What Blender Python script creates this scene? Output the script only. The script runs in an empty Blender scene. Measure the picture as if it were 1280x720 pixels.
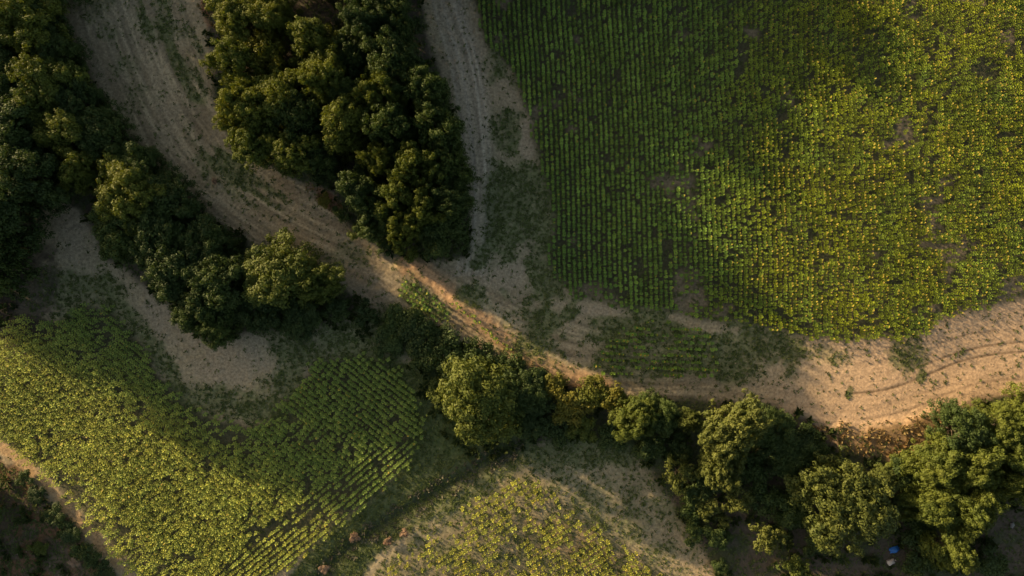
import bpy, math, random
import numpy as np
from mathutils import Vector

random.seed(7)
RNG = np.random.default_rng(11)
S = 0.12                 # metres of ground per photo pixel
H = 102.4                # flying height
PI = math.pi

scene = bpy.context.scene
COL = scene.collection

# ------------------------------------------------------------------ utilities
def to_world(px, py):
    return (np.asarray(px, float) - 640.0) * S, (360.0 - np.asarray(py, float)) * S

def vnoise(x, y, seed=0):
    x = np.asarray(x, float); y = np.asarray(y, float)
    xi = np.floor(x).astype(np.int64); yi = np.floor(y).astype(np.int64)
    xf = x - xi; yf = y - yi
    u = xf * xf * (3 - 2 * xf); v = yf * yf * (3 - 2 * yf)
    def h(a, b):
        n = (a * 374761393 + b * 668265263 + seed * 1442695041) & 0xffffffff
        n = ((n ^ (n >> 13)) * 1274126177) & 0xffffffff
        n = n ^ (n >> 16)
        return (n & 0xffffff) / float(0xffffff)
    a = h(xi, yi); b = h(xi + 1, yi); c = h(xi, yi + 1); d = h(xi + 1, yi + 1)
    return (a * (1 - u) + b * u) * (1 - v) + (c * (1 - u) + d * u) * v

def fbm(x, y, seed=0, octv=4):
    t = 0; amp = 0.5; tot = 0
    for i in range(octv):
        t = t + amp * vnoise(x * 2 ** i + 17.3 * i, y * 2 ** i - 9.1 * i, seed + i * 31)
        tot += amp; amp *= 0.55
    return t / tot

def sstep(a, b, x):
    t = np.clip((x - a) / (b - a), 0, 1)
    return t * t * (3 - 2 * t)

def pip(px, py, poly):
    inside = np.zeros(px.shape, bool)
    n = len(poly)
    for i in range(n):
        x1, y1 = poly[i]; x2, y2 = poly[(i + 1) % n]
        if y1 == y2: continue
        c = ((y1 > py) != (y2 > py)) & (px < (x2 - x1) * (py - y1) / (y2 - y1) + x1)
        inside ^= c
    return inside

def polydist(px, py, poly, closed=True):
    best = np.full(px.shape, 1e9); along = np.zeros(px.shape); side = np.zeros(px.shape)
    n = len(poly); acc = 0
    for i in range(n if closed else n - 1):
        x1, y1 = poly[i]; x2, y2 = poly[(i + 1) % n]
        dx, dy = x2 - x1, y2 - y1; L = math.hypot(dx, dy)
        t = np.clip(((px - x1) * dx + (py - y1) * dy) / (L * L), 0, 1)
        qx = px - (x1 + t * dx); qy = py - (y1 + t * dy)
        d = np.hypot(qx, qy); m = d < best
        best = np.where(m, d, best); along = np.where(m, acc + t * L, along)
        side = np.where(m, np.sign(dx * qy - dy * qx), side)
        acc += L
    return best, along, side

def smooth_line(pts, k=8):
    out = []
    P = [pts[0]] + list(pts) + [pts[-1]]
    for i in range(1, len(P) - 2):
        p0, p1, p2, p3 = map(np.array, (P[i - 1], P[i], P[i + 1], P[i + 2]))
        for j in range(k):
            t = j / k
            q = 0.5 * ((2 * p1) + (-p0 + p2) * t + (2 * p0 - 5 * p1 + 4 * p2 - p3) * t * t + (-p0 + 3 * p1 - 3 * p2 + p3) * t ** 3)
            out.append(tuple(q))
    out.append(tuple(pts[-1]))
    return out

def soft(px, py, poly, w=6.0, rag=8.0, seed=0, sc=22.0):
    """signed soft mask of a polygon with a ragged edge, in photo pixels"""
    xs = [q[0] for q in poly]; ys = [q[1] for q in poly]; mg = w + rag + 4
    near = (px > min(xs) - mg) & (px < max(xs) + mg) & (py > min(ys) - mg) & (py < max(ys) + mg)
    if not near.all():
        out = np.zeros(px.shape)
        if near.any(): out[near] = soft(px[near], py[near], poly, w, rag, seed, sc)
        return out
    wx = px + (fbm(px / sc, py / sc, seed, 3) - 0.5) * 2 * rag
    wy = py + (fbm(px / sc, py / sc, seed + 77, 3) - 0.5) * 2 * rag
    d, _, _ = polydist(wx, wy, poly)
    ins = pip(wx, wy, poly)
    return sstep(-w, w, np.where(ins, d, -d))

def mesh_from(name, V, F, mats=(), mi=None, smooth=False):
    """V (n,3); F (m,k) of one size k or list of such arrays"""
    if not isinstance(F, (list, tuple)): F = [F]
    me = bpy.data.meshes.new(name)
    V = np.asarray(V, np.float32)
    me.vertices.add(len(V)); me.vertices.foreach_set('co', V.ravel())
    nl = sum(f.size for f in F); nf = sum(len(f) for f in F)
    me.loops.add(nl); me.polygons.add(nf)
    me.loops.foreach_set('vertex_index', np.concatenate([f.ravel() for f in F]).astype(np.int32))
    starts = []; o = 0
    for f in F:
        k = f.shape[1]; starts.append(o + np.arange(len(f)) * k); o += f.size
    me.polygons.foreach_set('loop_start', np.concatenate(starts).astype(np.int32))
    if mi is not None: me.polygons.foreach_set('material_index', np.asarray(mi, np.int32))
    for m in mats: me.materials.append(m)
    me.update(calc_edges=True)
    me.polygons.foreach_set('use_smooth', np.full(nf, smooth))
    me.validate()
    return me

def add_col(me, cols, name='Tone'):
    a = me.color_attributes.new(name, 'FLOAT_COLOR', 'POINT')
    c = np.ones((len(cols), 4), np.float32); c[:, :3] = cols
    a.data.foreach_set('color', c.ravel())

def link(name, data, parent=None, loc=None, **props):
    o = bpy.data.objects.new(name, data); COL.objects.link(o)
    if parent is not None: o.parent = parent
    if loc is not None: o.location = loc
    for k, v in props.items(): o[k] = v
    return o

# ------------------------------------------------------------------ materials
def new_mat(name):
    m = bpy.data.materials.new(name); m.use_nodes = True
    nt = m.node_tree; nt.nodes.clear()
    out = nt.nodes.new('ShaderNodeOutputMaterial')
    return m, nt, out

def leaf_mat(name, c1, c2, trans=0.2, rnd=0.25, nscale=0.35):
    m, nt, out = new_mat(name)
    N = nt.nodes; L = nt.links
    geo = N.new('ShaderNodeNewGeometry')
    noise = N.new('ShaderNodeTexNoise'); noise.inputs['Scale'].default_value = nscale; noise.inputs['Detail'].default_value = 3
    L.new(geo.outputs['Position'], noise.inputs['Vector'])
    oi = N.new('ShaderNodeObjectInfo')
    add = N.new('ShaderNodeMath'); add.operation = 'MULTIPLY_ADD'; add.inputs[1].default_value = 0.55
    L.new(oi.outputs['Random'], add.inputs[0])
    sub = N.new('ShaderNodeMath'); sub.operation = 'MULTIPLY_ADD'; sub.inputs[1].default_value = 1.6; sub.inputs[2].default_value = -0.6
    L.new(noise.outputs['Fac'], sub.inputs[0]); L.new(sub.outputs[0], add.inputs[2])
    isl = N.new('ShaderNodeMath'); isl.operation = 'MULTIPLY_ADD'; isl.inputs[1].default_value = rnd; isl.use_clamp = True
    L.new(geo.outputs['Random Per Island'], isl.inputs[0]); L.new(add.outputs[0], isl.inputs[2])
    mix = N.new('ShaderNodeMix'); mix.data_type = 'RGBA'
    mix.inputs['A'].default_value = (*c1, 1); mix.inputs['B'].default_value = (*c2, 1)
    L.new(isl.outputs[0], mix.inputs['Factor'])
    b = N.new('ShaderNodeBsdfPrincipled'); b.inputs['Roughness'].default_value = 0.62
    b.inputs['Specular IOR Level'].default_value = 0.25
    L.new(mix.outputs['Result'], b.inputs['Base Color'])
    t = N.new('ShaderNodeBsdfTranslucent')
    hs = N.new('ShaderNodeHueSaturation'); hs.inputs['Saturation'].default_value = 1.15; hs.inputs['Value'].default_value = 1.3; hs.inputs['Hue'].default_value = 0.48
    L.new(mix.outputs['Result'], hs.inputs['Color']); L.new(hs.outputs['Color'], t.inputs['Color'])
    ms = N.new('ShaderNodeMixShader'); ms.inputs['Fac'].default_value = trans
    L.new(b.outputs[0], ms.inputs[1]); L.new(t.outputs[0], ms.inputs[2]); L.new(ms.outputs[0], out.inputs['Surface'])
    return m

def plain_mat(name, c, rough=0.8, c2=None, scale=6.0, bump=0.0, metallic=0.0):
    m, nt, out = new_mat(name); N = nt.nodes; L = nt.links
    b = N.new('ShaderNodeBsdfPrincipled'); b.inputs['Roughness'].default_value = rough; b.inputs['Metallic'].default_value = metallic
    b.inputs['Specular IOR Level'].default_value = 0.3
    tc = N.new('ShaderNodeTexCoord'); n = N.new('ShaderNodeTexNoise'); n.inputs['Scale'].default_value = scale; n.inputs['Detail'].default_value = 5
    L.new(tc.outputs['Object'], n.inputs['Vector'])
    mix = N.new('ShaderNodeMix'); mix.data_type = 'RGBA'
    c2 = c2 or tuple(0.6 * v for v in c)
    mix.inputs['A'].default_value = (*c, 1); mix.inputs['B'].default_value = (*c2, 1)
    L.new(n.outputs['Fac'], mix.inputs['Factor']); L.new(mix.outputs['Result'], b.inputs['Base Color'])
    if bump:
        bp = N.new('ShaderNodeBump'); bp.inputs['Distance'].default_value = bump
        L.new(n.outputs['Fac'], bp.inputs['Height']); L.new(bp.outputs[0], b.inputs['Normal'])
    L.new(b.outputs[0], out.inputs['Surface'])
    return m

def tone_mat(name, trans=0.25, bumpy=False, rough=0.85, detail=True):
    """base colour from the mesh's own colour attribute, broken up by noise"""
    m, nt, out = new_mat(name); N = nt.nodes; L = nt.links
    at = N.new('ShaderNodeAttribute'); at.attribute_name = 'Tone'
    geo = N.new('ShaderNodeNewGeometry')
    b = N.new('ShaderNodeBsdfPrincipled'); b.inputs['Roughness'].default_value = rough
    b.inputs['Specular IOR Level'].default_value = 0.15
    col = at.outputs['Color']
    if detail:
        n1 = N.new('ShaderNodeTexNoise'); n1.inputs['Scale'].default_value = 2.6; n1.inputs['Detail'].default_value = 6; n1.inputs['Roughness'].default_value = 0.65
        L.new(geo.outputs['Position'], n1.inputs['Vector'])
        r = N.new('ShaderNodeMapRange'); r.inputs['From Min'].default_value = 0.3; r.inputs['From Max'].default_value = 0.7
        r.inputs['To Min'].default_value = 0.62; r.inputs['To Max'].default_value = 1.38
        L.new(n1.outputs['Fac'], r.inputs['Value'])
        mul = N.new('ShaderNodeMix'); mul.data_type = 'RGBA'; mul.blend_type = 'MULTIPLY'; mul.inputs['Factor'].default_value = 1
        L.new(col, mul.inputs['A']); L.new(r.outputs['Result'], mul.inputs['B'])
        col = mul.outputs['Result']
    L.new(col, b.inputs['Base Color'])
    if bumpy:
        n2 = N.new('ShaderNodeTexNoise'); n2.inputs['Scale'].default_value = 4.5; n2.inputs['Detail'].default_value = 7; n2.inputs['Roughness'].default_value = 0.7
        L.new(geo.outputs['Position'], n2.inputs['Vector'])
        bp = N.new('ShaderNodeBump'); bp.inputs['Distance'].default_value = 0.07; bp.inputs['Strength'].default_value = 0.7
        L.new(n2.outputs['Fac'], bp.inputs['Height']); L.new(bp.outputs[0], b.inputs['Normal'])
    if trans > 0:
        t = N.new('ShaderNodeBsdfTranslucent'); L.new(col, t.inputs['Color'])
        ms = N.new('ShaderNodeMixShader'); ms.inputs['Fac'].default_value = trans
        L.new(b.outputs[0], ms.inputs[1]); L.new(t.outputs[0], ms.inputs[2]); L.new(ms.outputs[0], out.inputs['Surface'])
    else:
        L.new(b.outputs[0], out.inputs['Surface'])
    return m

M_OAK = leaf_mat('oak_leaves', (0.046, 0.072, 0.012), (0.104, 0.124, 0.020))
M_DARK = leaf_mat('dark_leaves', (0.023, 0.044, 0.013), (0.056, 0.086, 0.019))
M_FINE = leaf_mat('ash_leaves', (0.050, 0.070, 0.015), (0.098, 0.112, 0.022))
M_DRY = leaf_mat('autumn_leaves', (0.080, 0.100, 0.014), (0.145, 0.130, 0.020))
M_RUST = leaf_mat('rusty_twigs', (0.22, 0.13, 0.075), (0.30, 0.21, 0.14))
M_BARK = plain_mat('bark', (0.12, 0.09, 0.065), c2=(0.05, 0.04, 0.03), scale=4, bump=0.05)
M_GROUND = tone_mat('soil', trans=0, bumpy=True)
M_WEED = tone_mat('weed_leaves', trans=0.25, detail=False)
M_LEAF = tone_mat('crop_leaves', trans=0.3, detail=False, rough=0.6)
M_PETAL = plain_mat('petals', (0.44, 0.36, 0.04), 0.6, c2=(0.34, 0.26, 0.04))
M_DISC = plain_mat('seed_disc', (0.10, 0.07, 0.02), 0.9)
M_STEM = plain_mat('stems', (0.08, 0.12, 0.03), 0.7)

# ------------------------------------------------------------------ plan of the land (photo pixels)
HEDGE_EDGE = smooth_line([(40, -140), (68, 0), (100, 72), (165, 178), (215, 232), (262, 272), (330, 308), (400, 332), (450, 366), (500, 385), (560, 422), (620, 462), (700, 478), (760, 490), (860, 492), (960, 500), (1030, 530), (1100, 540), (1160, 520), (1215, 496), (1300, 486), (1460, 480)])
TRACK1 = smooth_line([(110, -160), (160, 0), (200, 110), (262, 210), (345, 275), (430, 318), (510, 362), (590, 415), (680, 455), (780, 478), (900, 482), (1000, 500), (1080, 508), (1160, 486), (1290, 455), (1460, 440)])
TRACK2 = smooth_line([(535, -140), (560, 0), (585, 90), (598, 190), (600, 280), (588, 350)])
FIELD_R = smooth_line([(592, -140), (596, 0), (612, 60), (655, 120), (672, 200), (690, 262), (690, 345), (760, 380), (850, 392), (930, 404), (990, 418), (1070, 424), (1140, 418), (1185, 392), (1240, 384), (1290, 372), (1460, 350), (1460, -140)], 5)
FIELD_R = FIELD_R[:-1] + [(1460, -140)]
FIELD_L = [(-60, 480), (2, 420), (28, 398), (70, 402), (100, 385), (140, 385), (165, 412), (200, 470), (250, 518), (310, 535), (345, 520), (372, 480), (395, 452), (440, 446), (480, 448), (505, 470), (528, 520), (520, 575), (470, 622), (400, 678), (330, 735), (210, 760), (176, 722), (124, 662), (72, 608), (36, 572), (4, 546), (-60, 500)]
HEADLAND_L = [(536, 540), (470, 560), (400, 610), (330, 660), (250, 740), (340, 760), (530, 590)]
FIELD_B = [(455, 722), (520, 690), (560, 655), (600, 622), (640, 594), (672, 600), (700, 622), (760, 668), (800, 700), (850, 745), (850, 800), (400, 800), (430, 735)]
PLOT_B = [(440, 745), (560, 625), (640, 575), (700, 552), (790, 556), (815, 590), (860, 660), (900, 740), (900, 820), (430, 820)]
PATCH_E = [(742, 462), (748, 430), (778, 408), (830, 404), (880, 412), (896, 440), (884, 464), (830, 474), (770, 472)]
PATCH_F = [(500, 352), (530, 360), (568, 388), (560, 402), (520, 388), (498, 370)]
WOOD = [(258, -140), (258, 0), (266, 60), (270, 130), (290, 182), (330, 206), (372, 222), (400, 246), (440, 282), (500, 322), (560, 326), (586, 318), (584, 240), (572, 170), (552, 100), (532, 40), (524, -20), (510, -140)]
LEFT_WOOD = [(-160, -140), (60, -140), (70, 0), (98, 72), (165, 180), (215, 235), (262, 274), (330, 312), (400, 338), (450, 375), (440, 400), (300, 420), (262, 432), (200, 372), (130, 320), (112, 280), (60, 232), (40, 300), (20, 380), (-10, 430), (-160, 430)]
SOUTH_WOOD = [(520, 450), (560, 430), (620, 468), (760, 492), (960, 506), (1030, 534), (1150, 560), (1215, 498), (1300, 490), (1460, 480), (1460, 840), (905, 840), (892, 720), (846, 640), (806, 580), (780, 556), (690, 550), (600, 575), (540, 560)]
SCRUB = [(-160, 560), (-20, 560), (24, 590), (58, 622), (108, 676), (148, 724), (190, 840), (-160, 840)]
MARGIN = [(485, 455), (556, 462), (600, 560), (560, 610), (480, 680), (420, 760), (340, 760), (385, 690), (462, 630), (512, 578), (516, 530)]
DITCH = smooth_line([(640, 560), (588, 590), (540, 618), (480, 655), (430, 690), (380, 745), (330, 800)])
SUN_STRIP = smooth_line([(505, 330), (545, 350), (585, 388), (640, 432), (700, 465), (760, 484)])
TRACK_SW = smooth_line([(-30, 535), (0, 557), (30, 580), (64, 613), (115, 667), (155, 715), (215, 790)])

def masks(px, py):
    m = {}
    m['right'] = soft(px, py, FIELD_R, 7, 7, 1)
    m['left'] = soft(px, py, FIELD_L, 7, 7, 2)
    m['bottom'] = soft(px, py, FIELD_B, 8, 8, 3)
    m['plot'] = soft(px, py, PLOT_B, 5, 5, 4)
    m['wood'] = np.maximum(soft(px, py, WOOD, 5, 5, 5), np.maximum(soft(px, py, LEFT_WOOD, 6, 6, 6), soft(px, py, SOUTH_WOOD, 6, 6, 7)))
    m['scrub'] = soft(px, py, SCRUB, 6, 8, 8)
    m['margin'] = soft(px, py, MARGIN, 8, 6, 9)
    m['patch'] = soft(px, py, PATCH_E, 7, 8, 10)
    m['patchf'] = soft(px, py, PATCH_F, 6, 6, 12)
    return m

def blob(px, py, x, y, rx, ry, rot=0, seed=0, rag=0.5):
    c, s = math.cos(math.radians(rot)), math.sin(math.radians(rot))
    dx, dy = px - x, py - y
    u = (dx * c + dy * s) / rx; v = (-dx * s + dy * c) / ry
    near = np.hypot(u, v) < 1.2 + rag
    if not near.all():
        out = np.zeros(px.shape)
        if near.any(): out[near] = blob(px[near], py[near], x, y, rx, ry, rot, seed, rag)
        return out
    r = np.hypot(u, v) + (fbm(px / 11, py / 11, seed + 300, 3) - 0.5) * 2 * rag
    return 1 - sstep(0.6, 1.15, r)

def weediness(px, py, m):
    """0..1 how green with low weeds the ground is"""
    d1, a1, s1 = polydist(px, py, TRACK1, False)
    w = np.zeros(px.shape)
    streak = fbm((s1 * d1) / 7.0, a1 / 60.0, 21, 3)
    patch = fbm(px / 40, py / 40, 22, 4)
    # green streak up the inner side of the big track
    z = blob(px, py, 205, 20, 60, 30, 60, 1) + blob(px, py, 235, 85, 26, 52, -20, 2) + blob(px, py, 300, 218, 60, 16, 38, 3) + blob(px, py, 300, 225, 80, 26, 35, 4) * 0.6
    w += z * sstep(0.38, 0.62, streak) * 0.8
    w += 0.4 * sstep(0.5, 0.72, patch) * (1 - sstep(80, 120, d1)) * (px < 700)
    # rough land between track two and the field
    mid = soft(px, py, [(596, -60), (600, 60), (606, 180), (608, 300), (575, 350), (600, 400), (680, 450), (760, 470), (900, 480), (990, 470), (1010, 430), (930, 400), (760, 372), (700, 352), (700, 250), (670, 150), (625, 60), (605, -60)], 10, 10, 31)
    w += mid * sstep(0.36, 0.60, patch) * 0.95
    w += blob(px, py, 690, 330, 38, 34, 0, 5) * 0.9 + blob(px, py, 640, 265, 45, 50, 0, 6) * 0.55 + blob(px, py, 650, 235, 30, 60, 0, 61) * 0.4
    w += blob(px, py, 590, 372, 26, 13, 20, 7) * 0.8 + blob(px, py, 716, 385, 9, 24, 35, 8) * 0.9
    w -= blob(px, py, 660, 172, 12, 24, 0, 9) + blob(px, py, 632, 345, 26, 20, 0, 10) + blob(px, py, 625, 110, 14, 14, 0, 11) + blob(px, py, 745, 385, 40, 9, 10, 13) + blob(px, py, 880, 405, 45, 9, 12, 14)
    w += m['patch'] * 0.7 + m['patchf'] * 0.9
    # weeds below the big field, on the sand
    w += blob(px, py, 1135, 440, 26, 26, 20, 15) * 0.8 + blob(px, py, 1040, 445, 28, 12, 15, 16) * 0.5 + blob(px, py, 985, 430, 30, 22, 15, 17) * 0.7 + blob(px, py, 1152, 470, 7, 14, 10, 18) + blob(px, py, 1062, 490, 5, 9, 0, 19) * 1.0
    # bottom plot and left land
    w += blob(px, py, 290, 505, 95, 22, 12, 26) * 0.8 + blob(px, py, 196, 440, 70, 13, 58, 27) * 0.75 + blob(px, py, 365, 455, 22, 50, 12, 28) * 0.8
    w += m['plot'] * (0.25 + 0.5 * sstep(0.35, 0.65, fbm(px / 14, py / 14, 24, 4))) * 0.8
    dd, _, _ = polydist(px, py, DITCH, False)
    w += m['margin'] * 1.1 + (1 - sstep(18, 34, dd)) * 0.85 + blob(px, py, 720, 568, 130, 20, 0, 25) * 0.7
    w += blob(px, py, 90, 365, 60, 34, 0, 20) * 0.75 + blob(px, py, 400, 430, 80, 30, 10, 21) * 0.7 + blob(px, py, 330, 500, 30, 40, 30, 22) * 0.4 + blob(px, py, 148, 380, 16, 50, -28, 23) * 0.7 + blob(px, py, 470, 420, 60, 30, 0, 24) * 0.8
    dsw, _, _ = polydist(px, py, TRACK_SW, False)
    w *= (1 - 0.7 * m['right']) * sstep(4, 10, dsw)
    return np.clip(w, 0, 1)

# ------------------------------------------------------------------ ground
def build_ground():
    st = 1.7
    gx = np.arange(-150, 1430 + st, st); gy = np.arange(-130, 850 + st, st)
    def grow(a, last, sgn):
        out = []; step = 20.0; v = last
        while abs(v) < 26000:
            v += sgn * step; out.append(v); step *= 1.35
        return out
    GX = np.array(grow(0, gx[0], -1)[::-1] + list(gx) + grow(0, gx[-1], 1))
    GY = np.array(grow(0, gy[0], -1)[::-1] + list(gy) + grow(0, gy[-1], 1))
    px, py = np.meshgrid(GX, GY)
    m = masks(px, py); W = weediness(px, py, m)
    sh = px.shape
    col = np.zeros(sh + (3,)); col[:] = (0.295, 0.240, 0.152)
    def paint(c, k):
        k = np.clip(k, 0, 1)[..., None]
        col[:] = col * (1 - k) + np.array(c) * k
    big = fbm(px / 90, py / 90, 41, 4)
    paint((0.21, 0.17, 0.115), sstep(0.4, 0.75, big) * 0.6)
    # bare pale spots
    for a in ((632, 345, 30, 22), (660, 172, 12, 26), (605, 260, 10, 60), (290, 455, 45, 30), (270, 420, 60, 22), (200, 375, 26, 50), (85, 270, 24, 60), (745, 388, 40, 8)):
        paint((0.29, 0.235, 0.160), blob(px, py, a[0], a[1], a[2], a[3], 0, 44) * 0.8)
    # warm sunlight painted into the right-hand sand as orange
    warm = sstep(900, 1120, px + (py - 440) * 0.5) * (1 - m['right'])
    paint((0.47, 0.320, 0.200), warm * 0.95)
    dR, aR, sR = polydist(px, py, SUN_STRIP, False)
    paint((0.36, 0.22, 0.12), (1 - sstep(7, 17, dR + 9 * (fbm(px / 6, py / 6, 45, 3) - .5))) * 0.9)  # sunlit strip of ground, its warm light painted orange
    # tyre and plough lines that follow the tracks
    d1, a1, s1 = polydist(px, py, TRACK1, False)
    sd1 = s1 * d1
    lines = fbm(sd1 / 3.2, a1 / 70, 51, 2)
    near1 = 1 - sstep(52, 85, np.abs(sd1))
    k = near1 * (1 - m['right']) * (1 - m['wood']) * (1 - 0.72 * sstep(780, 1000, px))
    col *= (1 + (lines - 0.5)[..., None] * 1.1 * k[..., None])
    paint((0.19, 0.145, 0.09), k * sstep(0.5, 0.62, fbm(sd1 / 9, a1 / 45, 53, 3)) * (1 - warm) * 0.5)
    d2, a2, s2 = polydist(px, py, TRACK2, False)
    sd2 = s2 * d2
    lines2 = fbm(sd2 / 3.0, a2 / 60, 52, 2)
    k2 = (1 - sstep(14, 26, np.abs(sd2))) * (py < 345) * (1 - m['wood'])
    paint((0.31, 0.26, 0.19), k2 * 0.7)
    wheel = (np.exp(-((np.abs(sd2) - 7) / 2.0) ** 2) + 0.8 * np.exp(-((np.abs(sd2 - 3) - 16) / 1.6) ** 2)) * (py < 340)
    paint((0.37, 0.32, 0.25), wheel * 0.6)
    col *= (1 + (lines2 - 0.5)[..., None] * 0.7 * k2[..., None])
    # two curved wheel tracks on the sand
    ruts = np.zeros(sh)
    for pts, st_r in (([(1060, 492), (1110, 486), (1160, 468), (1200, 452), (1250, 442), (1320, 438)], 1.0), ([(1130, 466), (1165, 452), (1200, 440), (1250, 430), (1320, 426)], 0.8), ([(1080, 524), (1130, 514), (1180, 494), (1230, 478), (1300, 472)], 0.45), ([(1172, 430), (1210, 418), (1245, 413)], 0.5)):
        d, _, _ = polydist(px, py, smooth_line(pts), False)
        ruts = np.maximum(ruts, st_r * (1 - sstep(0.5, 2.3, d)) * (0.5 + 1.0 * fbm(px / 9, py / 9, 55, 2)))
    col *= (1 - 0.62 * np.clip(ruts, 0, 1)[..., None])
    # red-brown dry bank by the right-hand wood, and other rusty ground
    fb = fbm(px / 9, py / 9, 57, 4)
    rust = soft(px, py, [(1020, 532), (1070, 538), (1120, 530), (1168, 512), (1182, 530), (1150, 578), (1100, 575), (1050, 560)], 8, 8, 58)
    paint((0.165, 0.105, 0.050), rust * (0.6 + 0.6 * fb))
    paint((0.25, 0.11, 0.06), blob(px, py, 410, 250, 26, 10, 40, 59) * 0.8 + blob(px, py, 262, 10, 9, 26, 0, 60) * 0.9)
    paint((0.22, 0.12, 0.05), blob(px, py, 720, 487, 60, 7, 12, 62) * 0.8)
    # woods: litter and bare dark soil
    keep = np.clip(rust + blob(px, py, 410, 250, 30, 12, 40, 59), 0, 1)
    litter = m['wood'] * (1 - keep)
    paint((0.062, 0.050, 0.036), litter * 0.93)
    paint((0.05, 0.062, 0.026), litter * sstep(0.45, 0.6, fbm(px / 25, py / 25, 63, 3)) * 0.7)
    # crops: weedy worked soil; right and left also darkened for shade between plants
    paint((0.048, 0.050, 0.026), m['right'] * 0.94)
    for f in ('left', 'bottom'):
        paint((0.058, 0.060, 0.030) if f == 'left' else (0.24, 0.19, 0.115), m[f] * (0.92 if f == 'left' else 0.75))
    gaps = sstep(0.66, 0.78, fbm(px / 45, py / 45, 71, 4))
    paint((0.19, 0.15, 0.10), m['right'] * gaps * 0.8)
    paint((0.36, 0.24, 0.13), blob(px, py, 730, 690, 90, 24, 30, 72) * 0.7)
    # scrub corner lower left
    paint((0.090, 0.068, 0.045), m['scrub'])
    paint((0.130, 0.070, 0.036), m['scrub'] * sstep(0.45, 0.65, fbm(px / 18, py / 18, 73, 4)) * 0.9)
    dS, aS, sS = polydist(px, py, TRACK_SW, False)
    paint((0.36, 0.24, 0.13), (1 - sstep(4, 10, dS + 5 * (fbm(px / 7, py / 7, 74, 3) - .5))) * 0.85)
    # low green cover
    gcol = fbm(px / 30, py / 30, 75, 3)
    green = np.array([0.088, 0.108, 0.042])[None, None] * (0.75 + 0.6 * gcol[..., None])
    speck = fbm(px / 5.0, py / 5.0, 76, 3)
    kk = np.clip(W * (0.72 + 1.1 * (speck - 0.35)), 0, 0.8)[..., None]
    col[:] = col * (1 - kk) + green * kk
    paint((0.062, 0.084, 0.030), m['margin'] * (0.75 + 0.4 * (speck - .5)))
    dD, aD, sD = polydist(px, py, DITCH, False)
    paint((0.04, 0.047, 0.026), (1 - sstep(3, 14, dD + 16 * (fbm(px / 12, py / 12, 79, 3) - .5))) * 0.75)  # shadows of weed clumps in the ditch put into the colour
    paint((0.05, 0.038, 0.03), blob(px, py, 25, 370, 50, 70, 20, 77) * 0.75)  # brown ground at mid-left, its shade painted in nearly black
    outside = sstep(900, 1500, np.hypot(px - 640, py - 360))
    paint((0.10, 0.10, 0.05), outside * (0.4 + 0.6 * fbm(px / 400, py / 400, 78, 4)))
    # heights
    z = (fbm(px / 160, py / 160, 81, 3) - 0.5) * 0.9 * (1 - outside) + (fbm(px / 5, py / 5, 82, 3) - 0.5) * (0.13 - 0.09 * warm)
    z = z + (lines - 0.5) * (0.11 - 0.05 * warm) * k + (lines2 - 0.5) * 0.15 * k2 - ruts * 0.03
    z = z + 0.55 * np.exp(-(dR / 13.0) ** 2) + 0.4 * rust  # low ridge added along the sunlit strip to catch the low sun
    z = z - 0.35 * np.exp(-(dD / (6.0 + 7 * fbm(px / 14, py / 14, 84, 2))) ** 2)
    z = np.where(np.hypot(px - 640, py - 360) > 1500, (fbm(px / 900, py / 900, 83, 3) - 0.5) * 6 * sstep(1500, 5000, np.hypot(px - 640, py - 360)), z)
    X, Y = to_world(px, py)
    V = np.stack([X, Y, z], -1).reshape(-1, 3)
    ny, nx = sh
    idx = np.arange(ny * nx).reshape(ny, nx)
    F = np.stack([idx[1:, :-1], idx[1:, 1:], idx[:-1, 1:], idx[:-1, :-1]], -1).reshape(-1, 4)
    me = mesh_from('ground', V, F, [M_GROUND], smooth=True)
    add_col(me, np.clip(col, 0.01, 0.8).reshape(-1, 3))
    link('ground', me, kind='structure')
    return GX, GY, z

GX, GY, GZ = build_ground()
def zat(px, py):
    px = np.asarray(px, float); py = np.asarray(py, float)
    i = np.clip(np.searchsorted(GX, px) - 1, 0, len(GX) - 2); j = np.clip(np.searchsorted(GY, py) - 1, 0, len(GY) - 2)
    u = np.clip((px - GX[i]) / (GX[i + 1] - GX[i]), 0, 1); v = np.clip((py - GY[j]) / (GY[j + 1] - GY[j]), 0, 1)
    return (GZ[j, i] * (1 - u) + GZ[j, i + 1] * u) * (1 - v) + (GZ[j + 1, i] * (1 - u) + GZ[j + 1, i + 1] * u) * v

# ------------------------------------------------------------------ trees
def rand_dirs(n, r, up=-1.0):
    z = r.uniform(up, 1, n); a = r.uniform(0, 2 * PI, n); q = np.sqrt(1 - z * z)
    return np.stack([q * np.cos(a), q * np.sin(a), z], -1)

def leaf_quads(P, Nrm, size, r, aspect=0.6):
    """rhombic leaf per point, roughly facing Nrm"""
    n = len(P)
    Nn = Nrm + r.normal(0, 0.36, (n, 3)); Nn /= np.linalg.norm(Nn, axis=1)[:, None]
    t = np.cross(Nn, r.normal(0, 1, (n, 3))); t /= np.linalg.norm(t, axis=1)[:, None] + 1e-9
    b = np.cross(Nn, t)
    s = (size * r.uniform(0.6, 1.35, n))[:, None]
    V = np.stack([P - t * s, P - b * s * aspect + Nn * s * 0.15, P + t * s, P + b * s * aspect + Nn * s * 0.15], 1).reshape(-1, 3)
    return V

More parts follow.
